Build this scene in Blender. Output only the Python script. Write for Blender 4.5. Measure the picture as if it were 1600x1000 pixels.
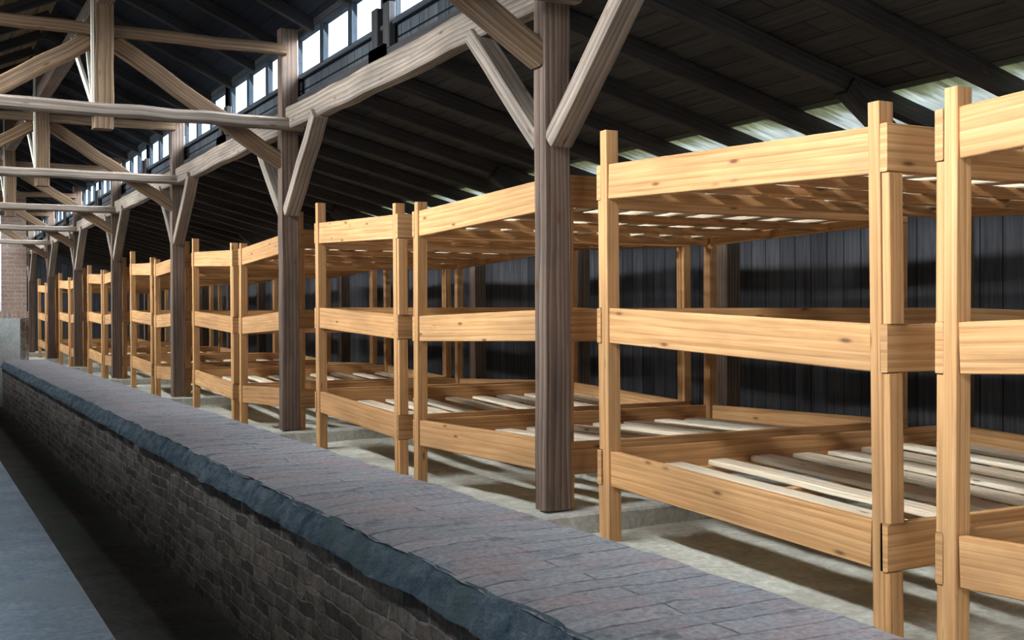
import bpy, math, random
from mathutils import Vector, Matrix, noise, Euler

for _o in list(bpy.data.objects):
    bpy.data.objects.remove(_o, do_unlink=True)
SC = bpy.context.scene
COL = SC.collection
R = random.Random(11)
H = 1.5                      # eye height above the left floor slab; builders below use heights relative to the eye

# ------------------------------------------------------------------ camera
cam = bpy.data.cameras.new('camera')
cam.sensor_width = 36.0
cam.lens = 1770.17 / 1600 * 36.0
cam.clip_start = 0.02
cam.clip_end = 300
camo = bpy.data.objects.new('camera', cam)
COL.objects.link(camo)
_rot = Matrix.Rotation(-0.49150, 4, 'Z') @ Matrix.Rotation(math.pi / 2 - 0.00665, 4, 'X') @ Matrix.Rotation(-0.0034, 4, 'Z')
camo.matrix_world = Matrix.Translation((0, 0, H)) @ _rot
SC.camera = camo

# ------------------------------------------------------------------ world, sun, daylight at the windows, added fill at the gate
world = bpy.data.worlds.new('overcast_sky')
SC.world = world
world.use_nodes = True
bg = world.node_tree.nodes['Background']
bg.inputs['Color'].default_value = (0.80, 0.91, 1.0, 1)
bg.inputs['Strength'].default_value = 3.0
sun = bpy.data.lights.new('sun', 'SUN')
sun.energy = 20
sun.angle = 0.02
sun.color = (1.0, 0.96, 0.88)
suno = bpy.data.objects.new('sun', sun)
suno.rotation_euler = (math.radians(-38), 0, 0)      # shines along the hall, towards -Y
COL.objects.link(suno)
SC.view_settings.view_transform = 'Standard'
SC.view_settings.look = 'None'
SC.view_settings.gamma = 1
SC.view_settings.use_curve_mapping = False
SC.view_settings.exposure = 0.0
WIN_POWER = 59.0
FILL_POWER = 4.0

def area(name, loc, rot, sx, sy, power, color, spread=math.radians(76)):
    l = bpy.data.lights.new(name, 'AREA')
    l.shape = 'RECTANGLE'
    l.size = sx
    l.size_y = sy
    l.energy = power
    l.color = color
    l.spread = spread
    o = bpy.data.objects.new(name, l)
    o.location = loc
    o.rotation_euler = rot
    COL.objects.link(o)
    return o

BAY = 4.08
Y0 = 4.47
NC = 1.258                                            # centre line of the nave
WOFF = (-0.73, -2.75)                                 # window centres before each post
def posty(k):
    return Y0 + BAY * k
# daylight that falls through the clerestory windows on the left of the nave
for k in range(-1, 8):
    for wo in WOFF:
        area('opening_lamp', (2 * NC - 2.77 - 0.02, posty(k) + wo, H + 2.01), (0, math.radians(-62), 0), 0.33, 1.72, WIN_POWER, (0.93, 0.98, 1.0))
# and through the matching windows on the right
for k in range(-1, 8):
    for wo in WOFF:
        area('opening_lamp', (2.79 + 0.03, posty(k) + wo, H + 2.01), (0, math.radians(55), 0), 0.30, 1.78, WIN_POWER * 0.95, (0.86, 0.94, 1.0))
# fill lamp added at an unseen gate in the near gable, behind the camera
area('opening_lamp', (1.2, -3.15, H + 0.15), (math.radians(90), 0, 0), 2.6, 2.6, FILL_POWER, (0.78, 0.89, 1.0))

# ------------------------------------------------------------------ materials
def newmat(name):
    m = bpy.data.materials.new(name)
    m.use_nodes = True
    nt = m.node_tree
    b = nt.nodes['Principled BSDF']
    b.inputs['Specular IOR Level'].default_value = 0.25
    return m, nt, b
def N(nt, typ, **kw):
    n = nt.nodes.new(typ)
    for k, v in kw.items():
        setattr(n, k, v)
    return n
def ramp(nt, stops):
    r = nt.nodes.new('ShaderNodeValToRGB')
    e = r.color_ramp.elements
    while len(e) < len(stops):
        e.new(0.5)
    for x, (p, c) in zip(e, stops):
        x.position = p
        x.color = (c[0], c[1], c[2], 1)
    return r
def mixc(nt, fac, a, b, mode='MIX'):
    m = nt.nodes.new('ShaderNodeMix')
    m.data_type = 'RGBA'
    m.blend_type = mode
    L = nt.links
    for s, v in ((m.inputs[0], fac), (m.inputs[6], a), (m.inputs[7], b)):
        if hasattr(v, 'is_linked') or isinstance(v, bpy.types.NodeSocket):
            L.new(v, s)
        elif isinstance(v, (int, float)):
            s.default_value = v
        else:
            s.default_value = (v[0], v[1], v[2], 1)
    return m.outputs[2]
def uv_vec(nt, su, sv, rnd=True):
    """UV in metres along / across the timber, shifted per object."""
    uv = N(nt, 'ShaderNodeUVMap')
    uv.uv_map = 'UVMap'
    mp = N(nt, 'ShaderNodeMapping')
    mp.inputs['Scale'].default_value = (su, sv, 1)
    nt.links.new(uv.outputs[0], mp.inputs[0])
    if rnd:
        oi = N(nt, 'ShaderNodeObjectInfo')
        mu = N(nt, 'ShaderNodeMath', operation='MULTIPLY')
        mu.inputs[1].default_value = 61.0
        nt.links.new(oi.outputs['Random'], mu.inputs[0])
        cb = N(nt, 'ShaderNodeCombineXYZ')
        nt.links.new(mu.outputs[0], cb.inputs[0])
        nt.links.new(mu.outputs[0], cb.inputs[2])
        nt.links.new(cb.outputs[0], mp.inputs['Location'])
    return mp.outputs[0]
def noise_tex(nt, vec, scale, detail=4, rough=0.55, dist=0.0):
    n = N(nt, 'ShaderNodeTexNoise')
    n.inputs['Scale'].default_value = scale
    n.inputs['Detail'].default_value = detail
    n.inputs['Roughness'].default_value = rough
    n.inputs['Distortion'].default_value = dist
    nt.links.new(vec, n.inputs['Vector'])
    return n.outputs[0]
def bump(nt, b, h, strength, dist=0.01):
    bp = N(nt, 'ShaderNodeBump')
    bp.inputs['Strength'].default_value = strength
    bp.inputs['Distance'].default_value = dist
    nt.links.new(h, bp.inputs['Height'])
    nt.links.new(bp.outputs[0], b.inputs['Normal'])

def wood(name, light, mid, dark, knot=(0.12, 0.05, 0.02), knots=True, grain=0.55, stain=0.25, staincol=(0.1, 0.09, 0.08), rough=0.6, bmp=0.15, ringmix=0.78):
    m, nt, b = newmat(name)
    L = nt.links
    # long wavy growth rings
    v1 = uv_vec(nt, 0.55, 10.0)
    wv = N(nt, 'ShaderNodeTexWave')
    wv.bands_direction = 'Y'
    wv.wave_profile = 'SAW'
    wv.inputs['Scale'].default_value = 1.0
    wv.inputs['Distortion'].default_value = 11.0
    wv.inputs['Detail'].default_value = 3
    wv.inputs['Detail Scale'].default_value = 0.7
    L.new(v1, wv.inputs['Vector'])
    # fine fibres
    f = noise_tex(nt, uv_vec(nt, 1.8, 95), 1.0, 5, 0.6, 0.5)
    mx = N(nt, 'ShaderNodeMix')
    mx.inputs[0].default_value = ringmix
    L.new(wv.outputs[1], mx.inputs[2])
    L.new(f, mx.inputs[3])
    r = ramp(nt, [(0.5 - grain * 0.5, dark), (0.5, mid), (0.5 + grain * 0.45, light)])
    L.new(mx.outputs[0], r.inputs[0])
    col = r.outputs[0]
    # broad tone drift along each piece
    t = noise_tex(nt, uv_vec(nt, 1.3, 6), 1.0, 3)
    tr = ramp(nt, [(0.3, (1 - stain, 1 - stain, 1 - stain)), (0.7, (1.08, 1.06, 1.03))])
    L.new(t, tr.inputs[0])
    col = mixc(nt, 1.0, col, tr.outputs[0], 'MULTIPLY')
    # per object tone
    oi = N(nt, 'ShaderNodeObjectInfo')
    orr = ramp(nt, [(0.0, (0.86, 0.82, 0.78)), (1.0, (1.1, 1.1, 1.08))])
    L.new(oi.outputs['Random'], orr.inputs[0])
    col = mixc(nt, 1.0, col, orr.outputs[0], 'MULTIPLY')
    if knots:
        vo = N(nt, 'ShaderNodeTexVoronoi')
        vo.inputs['Scale'].default_value = 1.0
        L.new(uv_vec(nt, 3.4, 12), vo.inputs['Vector'])
        kr = ramp(nt, [(0.05, (0.85, 0.85, 0.85)), (0.10, (0.3, 0.3, 0.3)), (0.15, (0, 0, 0))])
        L.new(vo.outputs['Distance'], kr.inputs[0])
        col = mixc(nt, kr.outputs[0], col, knot)
    # dirt
    d = noise_tex(nt, uv_vec(nt, 3.0, 9), 1.0, 6, 0.7)
    dr = ramp(nt, [(0.52, (0, 0, 0)), (0.75, (0.7, 0.7, 0.7))])
    L.new(d, dr.inputs[0])
    mfac = N(nt, 'ShaderNodeMath', operation='MULTIPLY')
    mfac.inputs[1].default_value = stain * 1.4
    L.new(dr.outputs[0], mfac.inputs[0])
    col = mixc(nt, mfac.outputs[0], col, staincol)
    L.new(col, b.inputs['Base Color'])
    b.inputs['Roughness'].default_value = rough
    bump(nt, b, f, bmp, 0.004)
    return m

M = {}
M['pine'] = wood('honey_pine', (0.78, 0.475, 0.24), (0.65, 0.355, 0.155), (0.40, 0.185, 0.065), stain=0.28, staincol=(0.24, 0.15, 0.09))
M['slat'] = wood('pale_pine', (0.85, 0.78, 0.66), (0.78, 0.67, 0.52), (0.52, 0.39, 0.26), stain=0.22, staincol=(0.2, 0.16, 0.13))
M['old'] = wood('weathered_timber', (0.33, 0.235, 0.18), (0.185, 0.128, 0.10), (0.045, 0.032, 0.028), stain=0.45, staincol=(0.045, 0.042, 0.045), grain=0.8, rough=0.8, bmp=0.5, ringmix=0.6)
M['old_pale'] = wood('whitewashed_timber', (0.50, 0.425, 0.365), (0.32, 0.26, 0.215), (0.09, 0.068, 0.057), stain=0.5, staincol=(0.15, 0.11, 0.09), grain=0.8, rough=0.85, bmp=0.5, ringmix=0.6)
M['strut'] = wood('tan_timber', (0.38, 0.26, 0.16), (0.235, 0.15, 0.09), (0.075, 0.048, 0.032), stain=0.45, staincol=(0.09, 0.08, 0.075), grain=0.8, rough=0.8, bmp=0.5, ringmix=0.6)
M['batten'] = wood('white_batten', (0.8, 0.77, 0.68), (0.7, 0.65, 0.55), (0.45, 0.4, 0.33), knots=False, stain=0.2)
M['dark'] = wood('dark_timber', (0.10, 0.095, 0.095), (0.055, 0.052, 0.055), (0.018, 0.017, 0.02), stain=0.4, staincol=(0.01, 0.01, 0.012), grain=0.9, rough=0.85, bmp=0.5)
M['sill'] = wood('grey_sill_board', (0.10, 0.115, 0.13), (0.055, 0.062, 0.075), (0.02, 0.022, 0.028), stain=0.4, staincol=(0.03, 0.03, 0.035), grain=0.8, rough=0.85, bmp=0.4)

M['frame'] = wood('dark_blue_frame', (0.06, 0.085, 0.11), (0.032, 0.048, 0.068), (0.012, 0.018, 0.028), stain=0.3, knots=False, rough=0.7)

def boards(name, light, dark, width, length, offs=0.0, seam=0.03):
    """Planking: one tone per board, dark seams."""
    m, nt, b = newmat(name)
    L = nt.links
    v = uv_vec(nt, 1, 1, False)
    br = N(nt, 'ShaderNodeTexBrick')
    br.offset = 0.37
    br.inputs['Scale'].default_value = 1
    br.inputs['Brick Width'].default_value = length
    br.inputs['Row Height'].default_value = width
    br.inputs['Mortar Size'].default_value = seam * width
    br.inputs['Mortar Smooth'].default_value = 0.3
    br.inputs['Color1'].default_value = (*light, 1)
    br.inputs['Color2'].default_value = (*dark, 1)
    br.inputs['Mortar'].default_value = (dark[0] * 0.15, dark[1] * 0.15, dark[2] * 0.15, 1)
    L.new(v, br.inputs['Vector'])
    n = noise_tex(nt, uv_vec(nt, 1.6, 30, False), 1.0, 5, 0.65)
    nr = ramp(nt, [(0.3, (0.5, 0.5, 0.5)), (0.75, (1.35, 1.33, 1.3))])
    L.new(n, nr.inputs[0])
    col = mixc(nt, 1.0, br.outputs[0], nr.outputs[0], 'MULTIPLY')
    L.new(col, b.inputs['Base Color'])
    b.inputs['Roughness'].default_value = 0.85
    inv = N(nt, 'ShaderNodeMath', operation='SUBTRACT')
    inv.inputs[0].default_value = 1
    L.new(br.outputs['Fac'], inv.inputs[1])
    ad = N(nt, 'ShaderNodeMath', operation='MULTIPLY_ADD')
    ad.inputs[1].default_value = 0.35
    L.new(n, ad.inputs[0])
    L.new(inv.outputs[0], ad.inputs[2])
    bump(nt, b, ad.outputs[0], 0.6, 0.012)
    return m
M['ceil'] = boards('dark_roof_boards', (0.066, 0.066, 0.066), (0.038, 0.038, 0.041), 0.16, 4.2)
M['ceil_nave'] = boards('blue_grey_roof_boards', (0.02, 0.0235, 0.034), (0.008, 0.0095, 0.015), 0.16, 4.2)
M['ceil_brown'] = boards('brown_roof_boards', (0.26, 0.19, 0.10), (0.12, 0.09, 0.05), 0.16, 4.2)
M['wallb'] = boards('dark_wall_boards', (0.095, 0.092, 0.10), (0.05, 0.048, 0.055), 0.17, 9.0)
M['clere'] = boards('grey_clerestory_boards', (0.10, 0.11, 0.125), (0.05, 0.057, 0.068), 0.14, 3.4)

def bricks(name, c1, c2, mortar, bw, rh, ms, dirt, dirtamt, bmp=0.8, sq=0.0, rough=0.9, wobble=0.035, mottle=None):
    m, nt, b = newmat(name)
    L = nt.links
    base = uv_vec(nt, 1, 1, False)
    # wobble so that courses are not ruler straight
    wn = N(nt, 'ShaderNodeTexNoise')
    wn.inputs['Scale'].default_value = 5.0
    wn.inputs['Detail'].default_value = 3
    L.new(base, wn.inputs['Vector'])
    sub = N(nt, 'ShaderNodeVectorMath', operation='SUBTRACT')
    sub.inputs[1].default_value = (0.5, 0.5, 0.5)
    L.new(wn.outputs[1], sub.inputs[0])
    sc = N(nt, 'ShaderNodeVectorMath', operation='SCALE')
    sc.inputs['Scale'].default_value = wobble
    L.new(sub.outputs[0], sc.inputs[0])
    add = N(nt, 'ShaderNodeVectorMath', operation='ADD')
    L.new(base, add.inputs[0])
    L.new(sc.outputs[0], add.inputs[1])
    br = N(nt, 'ShaderNodeTexBrick')
    br.inputs['Scale'].default_value = 1
    br.inputs['Brick Width'].default_value = bw
    br.inputs['Row Height'].default_value = rh
    br.inputs['Mortar Size'].default_value = ms
    br.inputs['Mortar Smooth'].default_value = 0.4
    br.inputs['Bias'].default_value = -0.1
    br.inputs['Color1'].default_value = (*c1, 1)
    br.inputs['Color2'].default_value = (*c2, 1)
    br.inputs['Mortar'].default_value = (*mortar, 1)
    L.new(add.outputs[0], br.inputs['Vector'])
    n = noise_tex(nt, base, 9.0, 8, 0.7)
    dr = ramp(nt, [(0.42, (0, 0, 0)), (0.62, (1, 1, 1))])
    L.new(n, dr.inputs[0])
    mf = N(nt, 'ShaderNodeMath', operation='MULTIPLY')
    mf.inputs[1].default_value = dirtamt
    L.new(dr.outputs[0], mf.inputs[0])
    col = mixc(nt, mf.outputs[0], br.outputs[0], dirt)
    if mottle:
        for q, (mc, sc_, lo) in enumerate(((mottle[0], 2.3, 0.5), (mottle[1], 4.6, 0.56))):
            off = N(nt, 'ShaderNodeVectorMath', operation='ADD')
            off.inputs[1].default_value = (7.3 * (q + 1), 3.1, 0)
            L.new(base, off.inputs[0])
            mn = noise_tex(nt, off.outputs[0], sc_, 6, 0.65)
            mr = ramp(nt, [(lo, (0, 0, 0)), (lo + 0.12, (0.75, 0.75, 0.75))])
            L.new(mn, mr.inputs[0])
            col = mixc(nt, mr.outputs[0], col, mc)
    n2 = noise_tex(nt, base, 38.0, 6, 0.7)
    nr = ramp(nt, [(0.3, (0.62, 0.62, 0.62)), (0.72, (1.3, 1.3, 1.3))])
    L.new(n2, nr.inputs[0])
    col = mixc(nt, 1.0, col, nr.outputs[0], 'MULTIPLY')
    L.new(col, b.inputs['Base Color'])
    b.inputs['Roughness'].default_value = rough
    inv = N(nt, 'ShaderNodeMath', operation='SUBTRACT')
    inv.inputs[0].default_value = 1
    L.new(br.outputs['Fac'], inv.inputs[1])
    ad = N(nt, 'ShaderNodeMath', operation='MULTIPLY_ADD')
    ad.inputs[1].default_value = 0.8
    L.new(n2, ad.inputs[0])
    L.new(inv.outputs[0], ad.inputs[2])
    bump(nt, b, ad.outputs[0], bmp, 0.012)
    return m
M['coping'] = bricks('worn_coping_bricks', (0.40, 0.385, 0.415), (0.28, 0.285, 0.32), (0.13, 0.13, 0.145), 0.8, 0.125, 0.006, (0.33, 0.38, 0.43), 0.75, wobble=0.05, mottle=((0.40, 0.325, 0.34), (0.13, 0.165, 0.18)))
M['face'] = bricks('sooty_bricks', (0.50, 0.40, 0.33), (0.15, 0.125, 0.11), (0.55, 0.50, 0.44), 0.26, 0.078, 0.009, (0.085, 0.078, 0.073), 0.6, bmp=1.0, wobble=0.06)
M['chimney'] = bricks('pale_red_bricks', (0.80, 0.56, 0.45), (0.68, 0.43, 0.33), (0.85, 0.80, 0.72), 0.26, 0.085, 0.012, (0.5, 0.40, 0.34), 0.35)

def rough_mat(name, c1, c2, scale, c3=None, bmp=0.5, rough=0.9, detail=8, stops=(0.35, 0.65)):
    m, nt, b = newmat(name)
    L = nt.links
    tc = N(nt, 'ShaderNodeTexCoord')
    n = noise_tex(nt, tc.outputs['Object'], scale, detail, 0.68)
    r = ramp(nt, [(stops[0], c1), (stops[1], c2)])
    L.new(n, r.inputs[0])
    col = r.outputs[0]
    n2 = noise_tex(nt, tc.outputs['Object'], scale * 9, 6, 0.7)
    r2 = ramp(nt, [(0.3, (0.7, 0.7, 0.7)), (0.7, (1.25, 1.25, 1.25))])
    L.new(n2, r2.inputs[0])
    col = mixc(nt, 1.0, col, r2.outputs[0], 'MULTIPLY')
    if c3:
        n3 = noise_tex(nt, tc.outputs['Object'], scale * 0.35, 4, 0.6)
        r3 = ramp(nt, [(0.5, (0, 0, 0)), (0.66, (1, 1, 1))])
        L.new(n3, r3.inputs[0])
        col = mixc(nt, r3.outputs[0], col, c3)
    L.new(col, b.inputs['Base Color'])
    b.inputs['Roughness'].default_value = rough
    ad = N(nt, 'ShaderNodeMath', operation='ADD')
    L.new(n, ad.inputs[0])
    L.new(n2, ad.inputs[1])
    bump(nt, b, ad.outputs[0], bmp, 0.02)
    return m
M['mortar'] = rough_mat('blue_grey_mortar', (0.07, 0.12, 0.175), (0.27, 0.33, 0.37), 9.0, (0.15, 0.21, 0.22), bmp=0.9)
M['ground'] = rough_mat('pale_packed_earth', (0.46, 0.445, 0.37), (0.64, 0.63, 0.54), 3.0, (0.34, 0.31, 0.25), bmp=0.35)
M['slab'] = rough_mat('blue_grey_concrete', (0.20, 0.255, 0.31), (0.32, 0.37, 0.42), 2.5, (0.24, 0.28, 0.31), bmp=0.3)
M['trench'] = rough_mat('damp_dark_floor', (0.11, 0.098, 0.09), (0.17, 0.155, 0.14), 2.5, (0.115, 0.14, 0.11), bmp=0.4)
M['concrete'] = rough_mat('pale_concrete', (0.42, 0.41, 0.36), (0.60, 0.58, 0.52), 5.0, None, bmp=0.4)
M['plaster'] = rough_mat('grey_plaster', (0.56, 0.64, 0.66), (0.74, 0.80, 0.80), 5.0, None, bmp=0.4)
M['white'] = rough_mat('lit_side_white', (0.75, 0.76, 0.78), (0.85, 0.86, 0.88), 4.0, None, bmp=0.3)
M['yard'] = rough_mat('sunlit_yard', (0.38, 0.40, 0.32), (0.50, 0.50, 0.42), 1.0, None)
def glass_mat():
    m = bpy.data.materials.new('window_glass')
    m.use_nodes = True
    nt = m.node_tree
    nt.nodes.remove(nt.nodes['Principled BSDF'])
    out = nt.nodes['Material Output']
    t = N(nt, 'ShaderNodeBsdfTransparent')
    t.inputs[0].default_value = (0.94, 0.97, 1.0, 1)
    g = N(nt, 'ShaderNodeBsdfGlossy')
    g.inputs['Roughness'].default_value = 0.05
    mx = N(nt, 'ShaderNodeMixShader')
    mx.inputs[0].default_value = 0.05
    nt.links.new(t.outputs[0], mx.inputs[1])
    nt.links.new(g.outputs[0], mx.inputs[2])
    nt.links.new(mx.outputs[0], out.inputs['Surface'])
    return m
M['glass'] = glass_mat()
def eave_glow_mat():  # translucent glow standing in for roof boards lit near the eaves
    m = bpy.data.materials.new('eave_glow_boards')
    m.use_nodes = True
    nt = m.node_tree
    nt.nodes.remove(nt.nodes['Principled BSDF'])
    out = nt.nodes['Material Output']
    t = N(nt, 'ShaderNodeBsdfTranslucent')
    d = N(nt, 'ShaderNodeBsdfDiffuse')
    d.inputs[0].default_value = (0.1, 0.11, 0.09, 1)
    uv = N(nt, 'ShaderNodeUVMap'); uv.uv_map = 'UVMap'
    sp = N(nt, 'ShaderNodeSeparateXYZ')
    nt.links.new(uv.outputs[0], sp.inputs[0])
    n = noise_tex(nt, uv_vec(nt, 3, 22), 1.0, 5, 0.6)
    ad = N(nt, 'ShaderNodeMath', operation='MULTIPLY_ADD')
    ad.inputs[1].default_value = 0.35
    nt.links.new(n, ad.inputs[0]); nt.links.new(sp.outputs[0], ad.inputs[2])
    r = ramp(nt, [(0.15, (0.006, 0.007, 0.004)), (0.30, (0.03, 0.034, 0.02)), (0.45, (0.085, 0.098, 0.098))])  # fade of that light put into the colour, darker and greener upwards
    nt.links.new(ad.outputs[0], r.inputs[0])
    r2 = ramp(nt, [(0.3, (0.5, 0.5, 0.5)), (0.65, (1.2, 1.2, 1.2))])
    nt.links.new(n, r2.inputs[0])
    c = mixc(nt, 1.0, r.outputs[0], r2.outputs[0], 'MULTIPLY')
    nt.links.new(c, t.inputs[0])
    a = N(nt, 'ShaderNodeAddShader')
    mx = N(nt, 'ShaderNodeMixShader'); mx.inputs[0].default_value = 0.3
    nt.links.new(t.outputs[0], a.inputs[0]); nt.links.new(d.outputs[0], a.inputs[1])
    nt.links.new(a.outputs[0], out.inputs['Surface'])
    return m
M['eave_glow'] = eave_glow_mat()

# ------------------------------------------------------------------ mesh helpers
class MB:
    """Collects timbers, boxes and strips that become ONE mesh; heights are relative to the eye."""
    def __init__(self):
        self.v = []; self.f = []; self.uv = []; self.mi = []
    def face(self, idx, uvs, mi=0):
        self.f.append(idx); self.uv.append(uvs); self.mi.append(mi)
    def beam(self, p0, p1, w, h, up=(0, 0, 1), ch=0.004, seg=1, wob=0.0, taper=1.0, rnd=R):
        p0 = Vector(p0); p1 = Vector(p1)
        d = p1 - p0; ln = d.length; d.normalize()
        up = Vector(up)
        s = d.cross(up); s.normalize()
        u = s.cross(d); u.normalize()
        a, b = w / 2, h / 2
        if ch > 0:
            prof = [(-a + ch, -b), (a - ch, -b), (a, -b + ch), (a, b - ch), (a - ch, b), (-a + ch, b), (-a, b - ch), (-a, -b + ch)]
        else:
            prof = [(-a, -b), (a, -b), (a, b), (-a, b)]
        n = len(prof)
        per = [0.0]
        for i in range(n):
            q0 = prof[i]; q1 = prof[(i + 1) % n]
            per.append(per[-1] + math.hypot(q1[0] - q0[0], q1[1] - q0[1]))
        u0 = rnd.uniform(0, 20); v0 = rnd.uniform(0, 20)
        base = len(self.v)
        for j in range(seg + 1):
            t = j / seg
            c = p0 + d * (ln * t)
            k = 1 + (taper - 1) * t
            ox = oy = 0.0
            kx = ky = k
            if wob:
                ox = rnd.uniform(-wob, wob) * 0.5; oy = rnd.uniform(-wob, wob) * 0.5
                kx = k * (1 + rnd.uniform(-wob, wob) * 2.0); ky = k * (1 + rnd.uniform(-wob, wob) * 2.0)
            for (x, y) in prof:
                self.v.append(c + s * (x * kx + ox) + u * (y * ky + oy))
        for j in range(seg):
            for i in range(n):
                i2 = (i + 1) % n
                A = base + j * n + i; B = base + j * n + i2
                C = base + (j + 1) * n + i2; D = base + (j + 1) * n + i
                ua = u0 + ln * j / seg; ub = u0 + ln * (j + 1) / seg
                self.face((A, B, C, D), [(ua, v0 + per[i]), (ua, v0 + per[i + 1]), (ub, v0 + per[i + 1]), (ub, v0 + per[i])])
        e = [(u0 + x * 0.25, v0 + 3 + y) for x, y in prof]
        self.face(tuple(base + i for i in reversed(range(n))), list(reversed(e)))
        self.face(tuple(base + seg * n + i for i in range(n)), e)
        return self
    def box(self, x0, x1, y0, y1, z0, z1, ch=0.0, axis=None):
        dx, dy, dz = x1 - x0, y1 - y0, z1 - z0
        cx, cy, cz = (x0 + x1) / 2, (y0 + y1) / 2, (z0 + z1) / 2
        if axis is None:
            axis = max((dx, 'x'), (dy, 'y'), (dz, 'z'))[1]
        if axis == 'x':
            return self.beam((x0, cy, cz), (x1, cy, cz), dy, dz, (0, 0, 1), ch)
        if axis == 'y':
            return self.beam((cx, y0, cz), (cx, y1, cz), dx, dz, (0, 0, 1), ch)
        return self.beam((cx, cy, z0), (cx, cy, z1), dx, dy, (0, 1, 0), ch)
    def quad(self, a, b, c, d, uvs, mi=0):
        i = len(self.v)
        self.v += [Vector(a), Vector(b), Vector(c), Vector(d)]
        self.face((i, i + 1, i + 2, i + 3), uvs, mi)
    def build(self, name, mat, parent=None, origin=None, smooth=False):
        mats = mat if isinstance(mat, (list, tuple)) else [mat]
        if parent is not None:
            org = Vector(parent['_o'])
        elif origin is not None:
            org = Vector(origin)
        else:
            org = Vector((0, 0, -H))
        me = bpy.data.meshes.new(name)
        me.from_pydata([tuple(p - org) for p in self.v], [], self.f)
        uvl = me.uv_layers.new(name='UVMap')
        k = 0
        for uvs in self.uv:
            for q in uvs:
                uvl.data[k].uv = q
                k += 1
        for m in mats:
            me.materials.append(m)
        for p, mi in zip(me.polygons, self.mi):
            p.material_index = mi
            p.use_smooth = smooth
        me.update()
        o = bpy.data.objects.new(name, me)
        COL.objects.link(o)
        o['_o'] = list(org)
        if parent is not None:
            o.parent = parent
        else:
            o.location = (org.x, org.y, org.z + H)
        return o

ALL_TEMP = []
def tag(o, label=None, cat=None, group=None, kind=None):
    if label: o['label'] = label
    if cat: o['category'] = cat
    if group: o['group'] = group
    if kind: o['kind'] = kind
    elif cat: o['kind'] = 'thing'
    return o
def thing(name, loc, label, cat, group=None):
    o = bpy.data.objects.new(name, None)
    o.empty_display_size = 0.2
    COL.objects.link(o)
    o['_o'] = list(loc)
    o.location = (loc[0], loc[1], loc[2] + H)
    return tag(o, label, cat, group)
def struct(mb, name, mat, **kw):
    return tag(mb.build(name, mat, **kw), kind='structure')

YN, YF = -3.2, 33.0          # near and far gable
XW = 6.04                    # right outer wall
XL = 2 * NC - XW             # left outer wall

# ------------------------------------------------------------------ floors
def ground_z(x, y):
    t = ((y - Y0) / BAY) % 1.0
    tri = abs(t - 0.5) * 2                      # 1 at the posts, 0 in mid bay
    z = -1.065 + 0.06 * tri
    z += 0.018 * noise.noise((x * 1.3, y * 1.1, 3.1)) + 0.008 * noise.noise((x * 5, y * 5, 7.7))
    return z
mb = MB()
xs = [2.44 + i * 0.09 for i in range(41)]
ys = []
y = YN
while y < YF:
    ys.append(y); y += 0.09 if y < 12 else 0.3
ys.append(YF)
for yy in ys:
    for xx in xs:
        mb.v.append(Vector((xx, yy, ground_z(xx, yy))))
n = len(xs)
for j in range(len(ys) - 1):
    for i in range(n - 1):
        a = j * n + i
        mb.face((a, a + 1, a + n + 1, a + n), [(xs[i], ys[j]), (xs[i + 1], ys[j]), (xs[i + 1], ys[j + 1]), (xs[i], ys[j + 1])])
struct(mb, 'floor', M['ground'], smooth=True)
mb = MB()
mb.box(XL, 0.85, YN, YF, -1.9, -1.5, 0.012, 'y')
struct(mb, 'floor_slab', M['slab'])
mb = MB()
mb.box(0.84, 2.5, YN, YF, -1.95, -1.82, 0, 'y')
struct(mb, 'floor_trench', M['trench'])
mb = MB()
mb.box(XW + 0.05, 30, -25, 60, -1.6, -1.5, 0, 'y')
struct(mb, 'ground_yard', M['yard'])

# ------------------------------------------------------------------ brick heating flue
YE = 24.3
flue = thing('brick_flue', (2.05, 5.0, -1.82), 'long raised brick flue with worn grey coping running towards the chimney', 'flue')
def sweep(prof_fn, name, mat, umode, y0=YN, y1=YE, step=0.05):
    mb = MB()
    yy = y0; rows = []
    while yy < y1:
        rows.append(yy); yy += step if yy < 10 else step * 4
    rows.append(y1)
    m = None
    dist = None
    for yy in rows:
        pr = prof_fn(yy)
        m = len(pr)
        if dist is None:
            dist = [0]
            for i in range(m - 1):
                dist.append(dist[-1] + math.hypot(pr[i + 1][0] - pr[i][0], pr[i + 1][1] - pr[i][1]))
        for x, z in pr:
            mb.v.append(Vector((x, yy, z)))
    for j in range(len(rows) - 1):
        for i in range(m - 1):
            a = j * m + i
            d0, d1 = dist[i], dist[i + 1]
            if umode == 'top':     # long side of the bricks lies across the flue
                uv = [(d0, rows[j]), (d0, rows[j + 1]), (d1, rows[j + 1]), (d1, rows[j])]
            else:
                uv = [(rows[j], -d0), (rows[j + 1], -d0), (rows[j + 1], -d1), (rows[j], -d1)]
            mb.face((a, a + m, a + m + 1, a + 1), uv)
    return mb.build(name, mat, flue, smooth=False)
def nz(a, b, c):
    return noise.noise((a, b, c))
def edge_x(y):
    return 1.672 + 0.028 * nz(0, y * 2.2, 1) + 0.018 * nz(0, y * 7, 5)
def top_prof(y):
    pts = []
    e = edge_x(y)
    r = 2.455 + 0.012 * nz(4, y * 3, 2)
    brick = math.floor(y / 0.125)
    for i in range(15):
        t = i / 14
        x = e + (r - e) * t
        sag = 0.012 * nz(math.floor(x / 0.27) * 3.1, brick * 1.7, 8) + 0.012 * nz(x * 2, y * 1.3, 4)
        z = -0.905 + sag - 0.012 * max(0, 1 - t * 9) 
        pts.append((x, z))
    pts.append((r + 0.006, -0.93))
    pts.append((r + 0.008, -1.2))
    return pts
sweep(top_prof, 'coping', M['coping'], 'top', step=0.0417)
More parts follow.
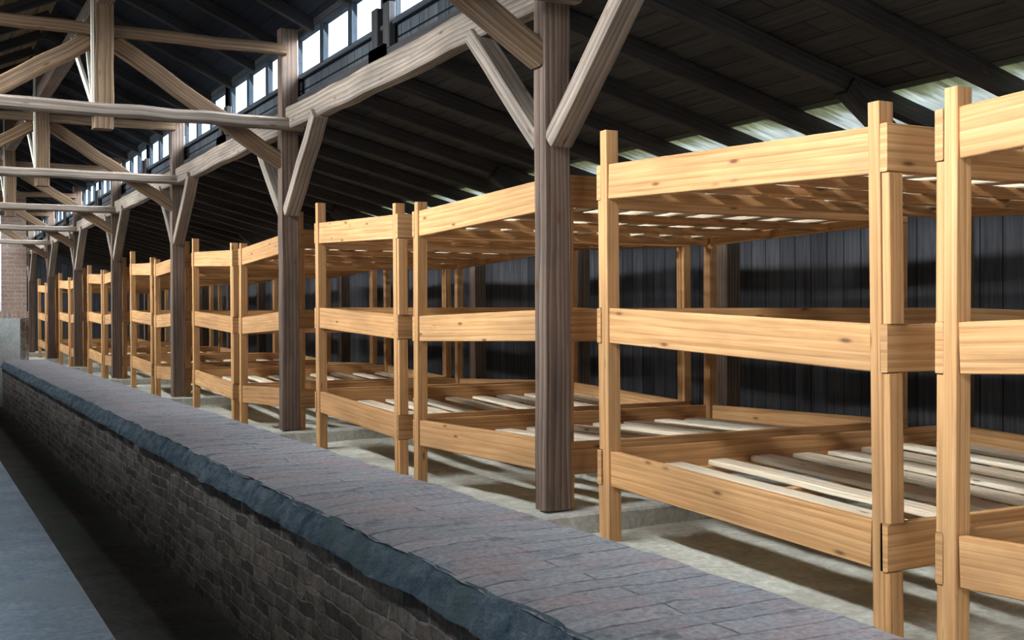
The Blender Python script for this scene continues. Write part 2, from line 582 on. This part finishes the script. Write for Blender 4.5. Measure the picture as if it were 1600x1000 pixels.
def bev_prof(y):
    e = edge_x(y)
    pts = []
    for i in range(9):
        t = i / 8
        x = e + 0.012 - 0.068 * math.sin(t * math.pi * 0.5) + 0.012 * math.sin(t * 3.1)
        z = -0.912 - 0.125 * t
        k = 0.016 * nz(x * 12, y * 9, z * 12) + 0.009 * nz(x * 30, y * 26, z * 30)
        pts.append((x - k, z + 0.018 * nz(1, y * 3, 0) * t + k * 0.4))
    pts.append((1.70, pts[-1][1] - 0.012))
    return pts
sweep(bev_prof, 'mortar_edge', M['mortar'], 'side')
def face_prof(y):
    pts = []
    for i in range(14):
        t = i / 13
        z = -0.98 - 0.86 * t
        x = 1.668 + 0.016 * nz(9, math.floor(y / 0.13) * 2.3, math.floor(z / 0.078) * 3.7) + 0.012 * nz(3, y * 1.5, z * 2)
        pts.append((x, z))
    return pts
sweep(face_prof, 'brick_face', M['face'], 'side', step=0.065)
# flue core keeps the light out
mb = MB(); mb.box(1.72, 2.43, YN, YE, -1.83, -0.96, 0, 'y')
mb.build('core', M['face'], flue)

# raised end of the flue and the chimney on it
mb = MB()
cx0, cx1, cy0, cy1 = 1.72, 2.20, 25.25, 25.75
blk = [(1.60, 24.35, -1.82), (2.0, 24.35, -1.82), (2.0, 26.0, -1.82), (1.60, 26.0, -1.82),
       (1.60, 24.75, -0.08), (2.03, 24.75, -0.08), (2.03, 26.0, -0.08), (1.60, 26.0, -0.08)]
i0 = len(mb.v); mb.v += [Vector(p) for p in blk]
for f in ((0, 1, 5, 4), (1, 2, 6, 5), (2, 3, 7, 6), (3, 0, 4, 7), (4, 5, 6, 7)):
    mb.face(tuple(i0 + q for q in f), [(0, 0), (1, 0), (1, 1), (0, 1)])
fb = tag(mb.build('flue_block', M['plaster'], origin=(1.92, 25, -1.82)), 'pale plastered block at the far end of the flue, under the chimney', 'block')
fb['_o'] = [1.92, 25, -1.82]
mb = MB(); mb.box(2.045, 2.21, 24.95, 25.95, -1.03, -0.085, 0.01, 'z')
mb.build('brick_side', M['face'], fb)  # chimney base; the shade on it is put into the darker brick
ch = thing('brick_chimney', (1.96, 25.5, -0.08), 'square red brick chimney at the left edge of the photo', 'chimney')
mb = MB()
def cq(a, b, z0, z1, u0, mi):
    ln = math.hypot(b[0] - a[0], b[1] - a[1])
    mb.quad((a[0], a[1], z0), (b[0], b[1], z0), (b[0], b[1], z1), (a[0], a[1], z1), [(u0, z0), (u0 + ln, z0), (u0 + ln, z1), (u0, z1)], mi)
cq((cx0, cy0), (cx1, cy0), -0.08, 3.2, 0, 0)
cq((cx1, cy0), (cx1, cy1), -0.08, 3.2, 1, 0)
cq((cx1, cy1), (cx0, cy1), -0.08, 3.2, 2, 0)
cq((cx0, cy1), (cx0, cy0), -0.08, 3.2, 3, 1)  # left side in white: window light on it put into the colour
mb.build('shaft', [M['chimney'], M['white']], ch)
mb = MB(); mb.box(cx0 - 0.03, cx1 + 0.03, cy0 - 0.03, cy1 + 0.03, -0.08, 0.06, 0.01, 'z')
mb.build('plinth', M['chimney'], ch)
# ------------------------------------------------------------------ outer walls, gables
mb = MB()
def plank_wall(mb, a, b, z0, z1, vert=True, mi=0):
    ln = math.hypot(b[0] - a[0], b[1] - a[1])
    uv = [(z0, 0), (z0, ln), (z1, ln), (z1, 0)] if vert else [(0, z0), (ln, z0), (ln, z1), (0, z1)]
    mb.quad((a[0], a[1], z0), (b[0], b[1], z0), (b[0], b[1], z1), (a[0], a[1], z1), uv, mi)
def thick_wall(name, x, sx, z0, z1):
    mb = MB()
    plank_wall(mb, (x, YN), (x, YF), z0, z1)
    plank_wall(mb, (x + sx, YF), (x + sx, YN), z0, z1)
    mb.quad((x, YN, z1), (x, YF, z1), (x + sx, YF, z1), (x + sx, YN, z1), [(0, 0), (0, 30), (0.1, 30), (0.1, 0)])
    return struct(mb, name, M['wallb'])
EAVE = 0.66
wr = thick_wall('wall_right', XW, 0.05, -1.6, EAVE)
wl = thick_wall('wall_left', XL, -0.05, -1.6, 0.9)
for k in range(-1, 8):                                    # posts that carry the aisle roof in front of the boarded wall
    for q in (0.0, 0.5):
        yy = posty(k) - BAY * q
        if YN < yy < YF - 0.3:
            mb = MB(); mb.box(5.20, 5.33, yy - 0.06, yy + 0.06, ground_z(5.27, yy) - 0.02, 0.93, 0.006, 'z')
            mb.build('stud', M['old'], wr)
def gable(name, y, door):
    mb = MB()
    top = [(XL - 0.4, 0.70), (-0.26, 1.70), (-0.26, 2.2), (NC, 2.9), (2 * NC + 0.26, 2.2), (2 * NC + 0.26, 1.70), (XW + 0.4, 0.70)]
    def topz(x):
        for (x0, z0), (x1, z1) in zip(top, top[1:]):
            if x0 <= x <= x1 and x1 > x0:
                return z0 + (z1 - z0) * (x - x0) / (x1 - x0)
        return 0.7
    cuts = sorted(set([XL, XW] + [p[0] for p in top if XL < p[0] < XW] + ([door[0], door[1]] if door else [])))
    for a, b in zip(cuts, cuts[1:]):
        e = 1e-4
        za, zb = topz(a + e), topz(b - e)
        lo = -1.9
        if door and a >= door[0] - e and b <= door[1] + e:
            lo = door[2]
        mb.quad((a, y, lo), (b, y, lo), (b, y, zb), (a, y, za), [(lo, a), (lo, b), (zb, b), (za, a)])
    return struct(mb, name, M['wallb'])
gable('wall_far', YF, None)
gable('wall_near', YN, (-0.1, 2.5, 1.45))  # unseen gate opening, added together with the fill lamp

# ------------------------------------------------------------------ roofs
T = 0.25
def aisle(name, sgn):
    mb = MB()
    def X(x):
        return x if sgn > 0 else 2 * NC - x
    xa, xb = 2.74, XW + 0.10
    za, zb = 1.69, 1.69 - T * (xb - xa)
    L = xb - xa
    for dz in (0, 0.05):
        if sgn > 0:
            for (xq, xw) in ((xa, 4.72), (5.24, xb)):
                zq, zw = 1.69 - T * (xq - xa), 1.69 - T * (xw - xa)
                mb.quad((xq, YN, zq + dz), (xw, YN, zw + dz), (xw, YF, zw + dz), (xq, YF, zq + dz),
                        [(YN, xq - xa), (YN, xw - xa), (YF, xw - xa), (YF, xq - xa)])
            continue
        mb.quad((X(xa), YN, za + dz), (X(xb), YN, zb + dz), (X(xb), YF, zb + dz), (X(xa), YF, za + dz),
                [(YN, 0), (YN, L), (YF, L), (YF, 0)])
    c = struct(mb, name, M['ceil'])
    yy = YN + 0.2
    while yy < YF:
        m2 = MB()
        m2.beam((X(2.80), yy, 1.69 - T * 0.06 - 0.055), (X(XW + 0.09), yy, 1.69 - T * (XW + 0.09 - 2.74) - 0.055), 0.07, 0.11, (0, 0, 1), 0.006, 3, 0.01)
        m2.build('rafter', M['dark'], c)
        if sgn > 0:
            p2 = MB()  # added panel that imitates light on the boards above the eaves
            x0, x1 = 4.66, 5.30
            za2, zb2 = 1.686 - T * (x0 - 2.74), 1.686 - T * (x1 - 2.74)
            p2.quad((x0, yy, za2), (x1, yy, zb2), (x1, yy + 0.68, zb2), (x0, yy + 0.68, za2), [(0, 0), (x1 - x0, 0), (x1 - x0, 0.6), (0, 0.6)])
            p2.build('eave_glow_panel', M['eave_glow'], c)
        yy += 0.68
    return c
aisle('ceiling_right', 1)
aisle('ceiling_left', -1)
S2 = 0.45
mb = MB()
for sgn in (1, -1):
    xe = NC + sgn * 1.58
    L = 1.58
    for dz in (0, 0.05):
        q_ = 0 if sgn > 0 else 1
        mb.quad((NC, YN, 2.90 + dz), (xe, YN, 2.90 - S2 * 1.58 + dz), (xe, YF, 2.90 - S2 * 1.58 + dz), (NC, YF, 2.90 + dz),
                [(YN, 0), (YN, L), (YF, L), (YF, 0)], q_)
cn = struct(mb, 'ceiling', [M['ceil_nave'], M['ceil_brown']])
yy = YN + 0.1
while yy < YF:
    for sgn in (1, -1):
        m2 = MB()
        m2.beam((NC + sgn * 0.03, yy, 2.885 - 0.045), (NC + sgn * 1.50, yy, 2.9 - S2 * 1.50 - 0.045), 0.06, 0.09, (0, 0, 1), 0.005, 2, 0.01)
        m2.build('rafter', M['dark'], cn)
    yy += 0.816
mb = MB(); mb.box(NC - 0.06, NC + 0.06, YN, YF, 2.20, 2.33, 0.006, 'y')
mb.build('ridge_beam', M['old'], cn)

# ------------------------------------------------------------------ clerestory walls and windows
WZ0, WZ1 = 1.865, 2.165
wn_ = 0
def clerestory(side, sgn):
    global wn_
    def X(x):
        return x if sgn > 0 else 2 * NC - x
    def bx(mb, x0, x1, *a, **k):
        lo, hi = sorted((X(x0), X(x1)))
        return mb.box(lo, hi, *a, **k)
    mb = MB()
    lo, hi = X(2.755), X(2.785)
    plank_wall(mb, (lo, YN), (lo, YF), 1.58, WZ0 - 0.03, True)
    plank_wall(mb, (hi, YF), (hi, YN), 1.58, WZ0 - 0.03, True)
    w = struct(mb, 'wall_clerestory_' + side, M['clere'])
    m2 = MB(); bx(m2, 2.74, 2.80, YN, YF, WZ1 + 0.02, WZ1 + 0.10, 0.004, 'y'); m2.build('head_board', M['dark'], w)
    m2 = MB(); bx(m2, 2.715, 2.81, YN, YF, WZ0 - 0.045, WZ0 - 0.015, 0.004, 'y'); m2.build('sill_board', M['sill'], w)
    m2 = MB(); bx(m2, 2.69, 2.755, YN, YF, 1.62, 1.675, 0.006, 'y'); m2.build('ledge', M['dark'], w)
    for k in range(-1, 8):
        for wo in WOFF:
            c = posty(k) + wo
            for e in (-1, 1):
                s0 = c + e * 1.01
                m2 = MB(); bx(m2, 2.735, 2.80, s0 - 0.06, s0 + 0.06, 1.60, WZ1 + 0.06, 0.005, 'z'); m2.build('window_post', M['dark'], w)
                m2 = MB()
                bx(m2, 2.69, 2.74, s0 - e * 0.10 - 0.05, s0 - e * 0.10 + 0.05, 1.675, WZ0 + 0.10, 0.006, 'z')
                bx(m2, 2.66, 2.74, s0 - 0.12, s0 + 0.12, 1.60, 1.70, 0.008, 'y')
                m2.build('shutter_block', M['dark'], w)
            # window: frame, mullions, three panes
            wn_ += 1
            f = MB()
            y0, y1 = c - 0.94, c + 0.94
            bx(f, 2.745, 2.79, y0, y1, WZ0 - 0.015, WZ0 + 0.012, 0.003, 'y')
            bx(f, 2.745, 2.79, y0, y1, WZ1 - 0.010, WZ1 + 0.02, 0.003, 'y')
            for q in (y0, y1 - 0.05):
                bx(f, 2.745, 2.79, q, q + 0.05, WZ0, WZ1, 0.003, 'z')
            fo = struct(f, 'window_%d' % wn_, M['frame'])
            for q in (c - 0.305, c + 0.305):
                m2 = MB(); bx(m2, 2.745, 2.79, q - 0.038, q + 0.038, WZ0, WZ1, 0.003, 'z'); m2.build('mullion', M['frame'], fo)
            for q in (c - 0.61, c, c + 0.61):
                m2 = MB(); bx(m2, 2.765, 2.769, q - 0.275, q + 0.275, WZ0 + 0.005, WZ1 - 0.005, 0, 'y'); m2.build('pane', M['glass'], fo)
clerestory('right', 1)
clerestory('left', -1)

# ------------------------------------------------------------------ roof frames, sleepers, plates
ORD = ['first', 'second', 'third', 'fourth', 'fifth', 'sixth', 'seventh', 'eighth']
FL = ['roof frame nearest the camera, with the tall grey post right of centre',
      'second roof frame, grey post left of centre and tie beam across the top left',
      'third roof frame from the camera, its post behind the second one',
      'fourth roof frame from the camera, with weathered post, tie beam and braces',
      'fifth roof frame from the camera, deep in the hall before the chimney',
      'sixth roof frame from the camera, beside the brick chimney',
      'seventh and last visible roof frame, dark post just right of the chimney']
CX0, CX1 = 2.563, 2.703
for k in range(7):
    yk = posty(k)
    fr = thing('roof_frame', (CX0 + 0.07, yk, -0.907), FL[k], 'roof frame', 'timber roof frames')
    rr = random.Random(70 + k)
    def bm(name, mat, p0, p1, w, h, up=(0, 0, 1), ch=0.012, seg=8, wob=0.012, **kw):
        m2 = MB(); m2.beam(p0, p1, w, h, up, ch, seg, wob, rnd=rr, **kw)
        return m2.build(name, mat, fr)
    xm = (CX0 + CX1) / 2
    bm('post', M['old'], (xm, yk + 0.05, -0.907), (xm, yk + 0.05, 2.20), CX1 - CX0, 0.10, (0, 1, 0), 0.007, 10, 0.006)
    m2 = MB(); m2.beam((2 * NC - xm, yk + 0.05, -1.5), (2 * NC - xm, yk + 0.05, 2.20), CX1 - CX0, 0.10, (0, 1, 0), 0.007, 10, 0.006, rnd=rr)
    lp = struct(m2, 'support_post', M['old'], origin=(2 * NC - xm, yk + 0.05, -1.5))
    lp['_o'] = [2 * NC - xm, yk + 0.05, -1.5]
    bm('tie_beam', M['old_pale'], (2 * NC - 2.72, yk - 0.045, 1.455), (2.72, yk - 0.045, 1.455), 0.09, 0.094, ch=0.018, seg=12, wob=0.011)
    bm('collar_beam', M['strut'], (2 * NC - 2.60, yk - 0.01, 2.03), (2.60, yk - 0.01, 2.03), 0.06, 0.085, ch=0.012, seg=10, wob=0.011)
    bm('king_post', M['strut'], (NC, yk - 0.01, 1.32), (NC, yk - 0.01, 2.66), 0.135, 0.12, (0, 1, 0), 0.010, 6, 0.012)
    for sg in (1, -1):
        bm('strut', M['strut'], (NC + sg * 0.08, yk + 0.06, 1.965), (NC + sg * 1.325, yk + 0.06, 1.17), 0.10, 0.115, ch=0.010, seg=8, wob=0.012)
        # braces from the post up to the plate, along the hall
        for dy in (-1, 1):
            xb = xm if sg > 0 else 2 * NC - xm
            ya = yk + (0.0 if dy < 0 else 0.10)
            m2 = MB(); m2.beam((xb, ya + dy * 0.01, 0.78), (xb, ya + dy * 0.72, 1.435), 0.115, 0.085, ch=0.006, seg=4, wob=0.006, rnd=rr)
            m2.build('brace', M['old_pale'], fr if sg > 0 else lp)
    # thin pale battens that fan from the foot of the king post
    for a, b, w in (((-0.055, 0.05, 1.48), (-0.055, 1.25, 2.22), 0.05), ((-0.078, -0.06, 1.45), (-0.078, -0.06, 2.64), 0.02), ((-0.05, 0.07, 1.42), (-0.05, 0.55, 2.22), 0.035)):
        m2 = MB(); m2.beam((NC + a[0], yk + a[1], a[2]), (NC + b[0], yk + b[1], b[2]), 0.022, w, (0, 1, 0), 0.002, rnd=rr)
        m2.build('batten', M['batten'], fr)
    bm('aisle_brace', M['dark'], (4.40, yk, 1.19), (5.215, yk, 0.62), 0.09, 0.11, ch=0.006, seg=4, wob=0.01)
    # sleeper under the post
    m2 = MB(); m2.beam((2.49, yk + 0.01, -1.014), (5.12, yk + 0.01, -1.012), 0.165, 0.195, ch=0.012, seg=14, wob=0.006, rnd=rr)
    tag(m2.build('sleeper', M['concrete'], origin=(2.5, yk + 0.05, -1.07)), 'pale sleeper on the ground under the %s grey post from the camera' % ORD[k], 'sleeper', 'sleepers under the posts')
    # plate between this post and the next, on the braces
PL = ['pale weathered beam at top centre, ending at the nearest post',
      'weathered beam between the second and third posts', 'weathered beam between the third and fourth posts',
      'weathered beam between the fourth and fifth posts', 'weathered beam between the fifth and sixth posts',
      'weathered beam between the sixth and seventh posts']
for k in range(6):
    rr = random.Random(170 + k)
    y0, y1 = posty(k) + 0.10, posty(k + 1)
    label = 'pale weathered beam at top centre under the windows, between first and second posts' if k == 0 else PL[k]
    m2 = MB(); m2.beam((2.655, y0, 1.503), (2.655, y1, 1.503), 0.10, 0.17, ch=0.010, seg=12, wob=0.012, rnd=rr)
    tag(m2.build('plate_beam', M['old_pale'], origin=(2.65, y0, 1.42)), label, 'beam', 'plate beams under the windows', kind='structure')
m2 = MB(); m2.beam((2.655, YN, 1.503), (2.655, posty(0), 1.503), 0.10, 0.17, ch=0.010, seg=12, wob=0.012)
struct(m2, 'trim_1', M['old_pale'])
m2 = MB(); m2.beam((2 * NC - 2.655, YN, 1.503), (2 * NC - 2.655, YF, 1.503), 0.10, 0.17, ch=0.010, seg=12, wob=0.004)
struct(m2, 'trim_2', M['old_pale'])

# ------------------------------------------------------------------ bunks
XF, XB = 2.72, 4.99
TIER = (0.637, 0.003, -0.627)
RH = 0.153
PW, PD, FW = 0.048, 0.066, 0.032
def bunk(yl, yr, z0, k, over_l, over_r, label, seed, detail=True):
    """yl / yr: far and near end of the side rails; rails fall by k per metre towards yr, posts stay plumb."""
    rr = random.Random(seed)
    b = thing('bunk_bed', ((XF + XB) / 2, (yl + yr) / 2, ground_z(3.8, (yl + yr) / 2)), label, 'bunk bed', 'three-tier bunks along the flue')
    def zof(t, y):
        return TIER[t] + z0 + k * (y - yl)
    def put(name, mat, p0, p1, w, h, up=(0, 0, 1), ch=0.003, parent=None, **kw):
        m2 = MB(); m2.beam(p0, p1, w, h, up, ch, rnd=rr, **kw)
        return m2.build(name, mat, parent or b)
    lean = 0.012 if k > 0 else -0.006
    for (ya, ov, out) in ((yl + PW / 2, over_l, 1), (yr - PW / 2, over_r, -1)):
        for (xa, xb) in ((XF, XF + PD), (XB - PD, XB)):
            xm = (xa + xb) / 2
            o = ov if xa == XF else ov * rr.uniform(0.5, 1.2)
            zt = zof(0, ya) + o
            zb = min(ground_z(xa, ya), ground_z(xb, ya)) - 0.012
            p = put('post', M['pine'], (xm, ya - lean * (0.4 + 1.0), zb), (xm, ya + lean * 0.4, zt), PD, PW, (0, 1, 0), 0.003)
            # packing strips between the end rails on the outer side
            yo = ya + out * (PW / 2 + FW / 2)
            m2 = MB()
            segs = [(zb, zof(2, ya) - RH), (zof(2, ya), zof(1, ya) - RH), (zof(1, ya), zof(0, ya) - RH)]
            for (s0, s1) in segs:
                m2.beam((xm + 0.004, yo - lean * 0.5, s0 + 0.002), (xm + 0.004, yo, s1 - 0.002), PD - 0.004, FW, (0, 1, 0), 0.003, rnd=rr)
            m2.build('packing_strip', M['pine'], p)
    for t in range(3):
        zl, zr = zof(t, yl), zof(t, yr)
        # side rails, front and back
        for xr in (XF + 0.011 + 0.0175, XB - 0.03):
            put('side_rail', M['pine'], (xr, yl - 0.001, zl - RH / 2), (xr, yr + 0.001, zr - RH / 2), 0.035, RH)
        for (ye, zz, inn) in ((yl + PW + FW / 2, zl, -1), (yr - PW - FW / 2, zr, 1)):
            put('end_rail', M['pine'], (XF, ye, zz - RH / 2), (XB, ye, zz - RH / 2), FW - 0.002, RH)
            yi = ye + inn * (FW / 2 + 0.017)
            put('slat_ledger', M['pine'], (XF + PD + 0.004, yi, zz - 0.128), (XB - PD - 0.004, yi, zz - 0.128), 0.034, 0.045)
        for q in (0.36, 0.68):
            yq = yl + (yr - yl) * q
            zz = zof(t, yq)
            put('slat_bearer', M['pine'], (XF + 0.05, yq, zz - 0.128), (XB - 0.05, yq, zz - 0.128), 0.05, 0.045)
        x = XF + 0.13
        while x < XB - 0.12:
            w = rr.uniform(0.10, 0.135)
            ja, jb = rr.uniform(-0.012, 0.012), rr.uniform(-0.012, 0.012)
            ea = yl + PW - 0.004 - rr.uniform(0, 0.03)
            eb = yr - PW + 0.004 + rr.uniform(0, 0.03)
            th = rr.uniform(0.022, 0.03)
            put('slat', M['slat'], (x + ja, ea, zof(t, ea) - 0.105 + th / 2), (x + jb, eb, zof(t, eb) - 0.105 + th / 2), w, th,
                ch=0.005, seg=4 if detail else 1, wob=0.006 if detail else 0)
            x += rr.uniform(0.225, 0.265) if t != 1 else rr.uniform(0.36, 0.42)  # middle tier slats set wider apart to let light onto the lower ones
    return b
def far_label(i):
    return 'three-tier pine bunk in the gap between the %s and %s grey posts' % (ORD[i], ORD[i + 1])
def near_label(i):
    return 'three-tier pine bunk partly hidden behind the %s grey post' % ORD[i]
bunk(2.316, 0.60, -0.036, -0.0408, 0.06, 0.14, 'three-tier pine bunk cut off by the right edge of the photo', 1)
bunk(4.198, 2.661, 0.0145, 0.0379, 0.15, 0.075, 'nearest three-tier pine bunk seen whole, between the nearest grey post and the right edge', 2)
bunk(6.285, 4.665, -0.022, -0.021, 0.055, 0.14, near_label(0), 3)
bunk(8.155, 6.675, 0.038, 0.0358, 0.15, 0.07, far_label(0), 4)
bunk(10.366, 8.75, -0.039, -0.04, 0.05, 0.14, near_label(1), 5)
bunk(12.315, 10.747, 0.021, 0.0359, 0.145, 0.067, far_label(1), 6)
bunk(14.418, 12.83, -0.023, -0.0294, 0.06, 0.14, near_label(2), 7)
bunk(16.13, 14.743, 0.046, 0.0311, 0.17, 0.07, far_label(2), 8)
s = 9
for q in (3, 4, 5):
    dy = BAY * (q - 2)
    bunk(14.45 + dy, 12.84 + dy, -0.02, -0.03, 0.06, 0.14, near_label(q), s, False); s += 1
    bunk(16.2 + dy, 14.75 + dy, 0.035, 0.033, 0.15, 0.07, far_label(q), s, False); s += 1

for o in bpy.data.objects:
    if '_o' in o:
        del o['_o']
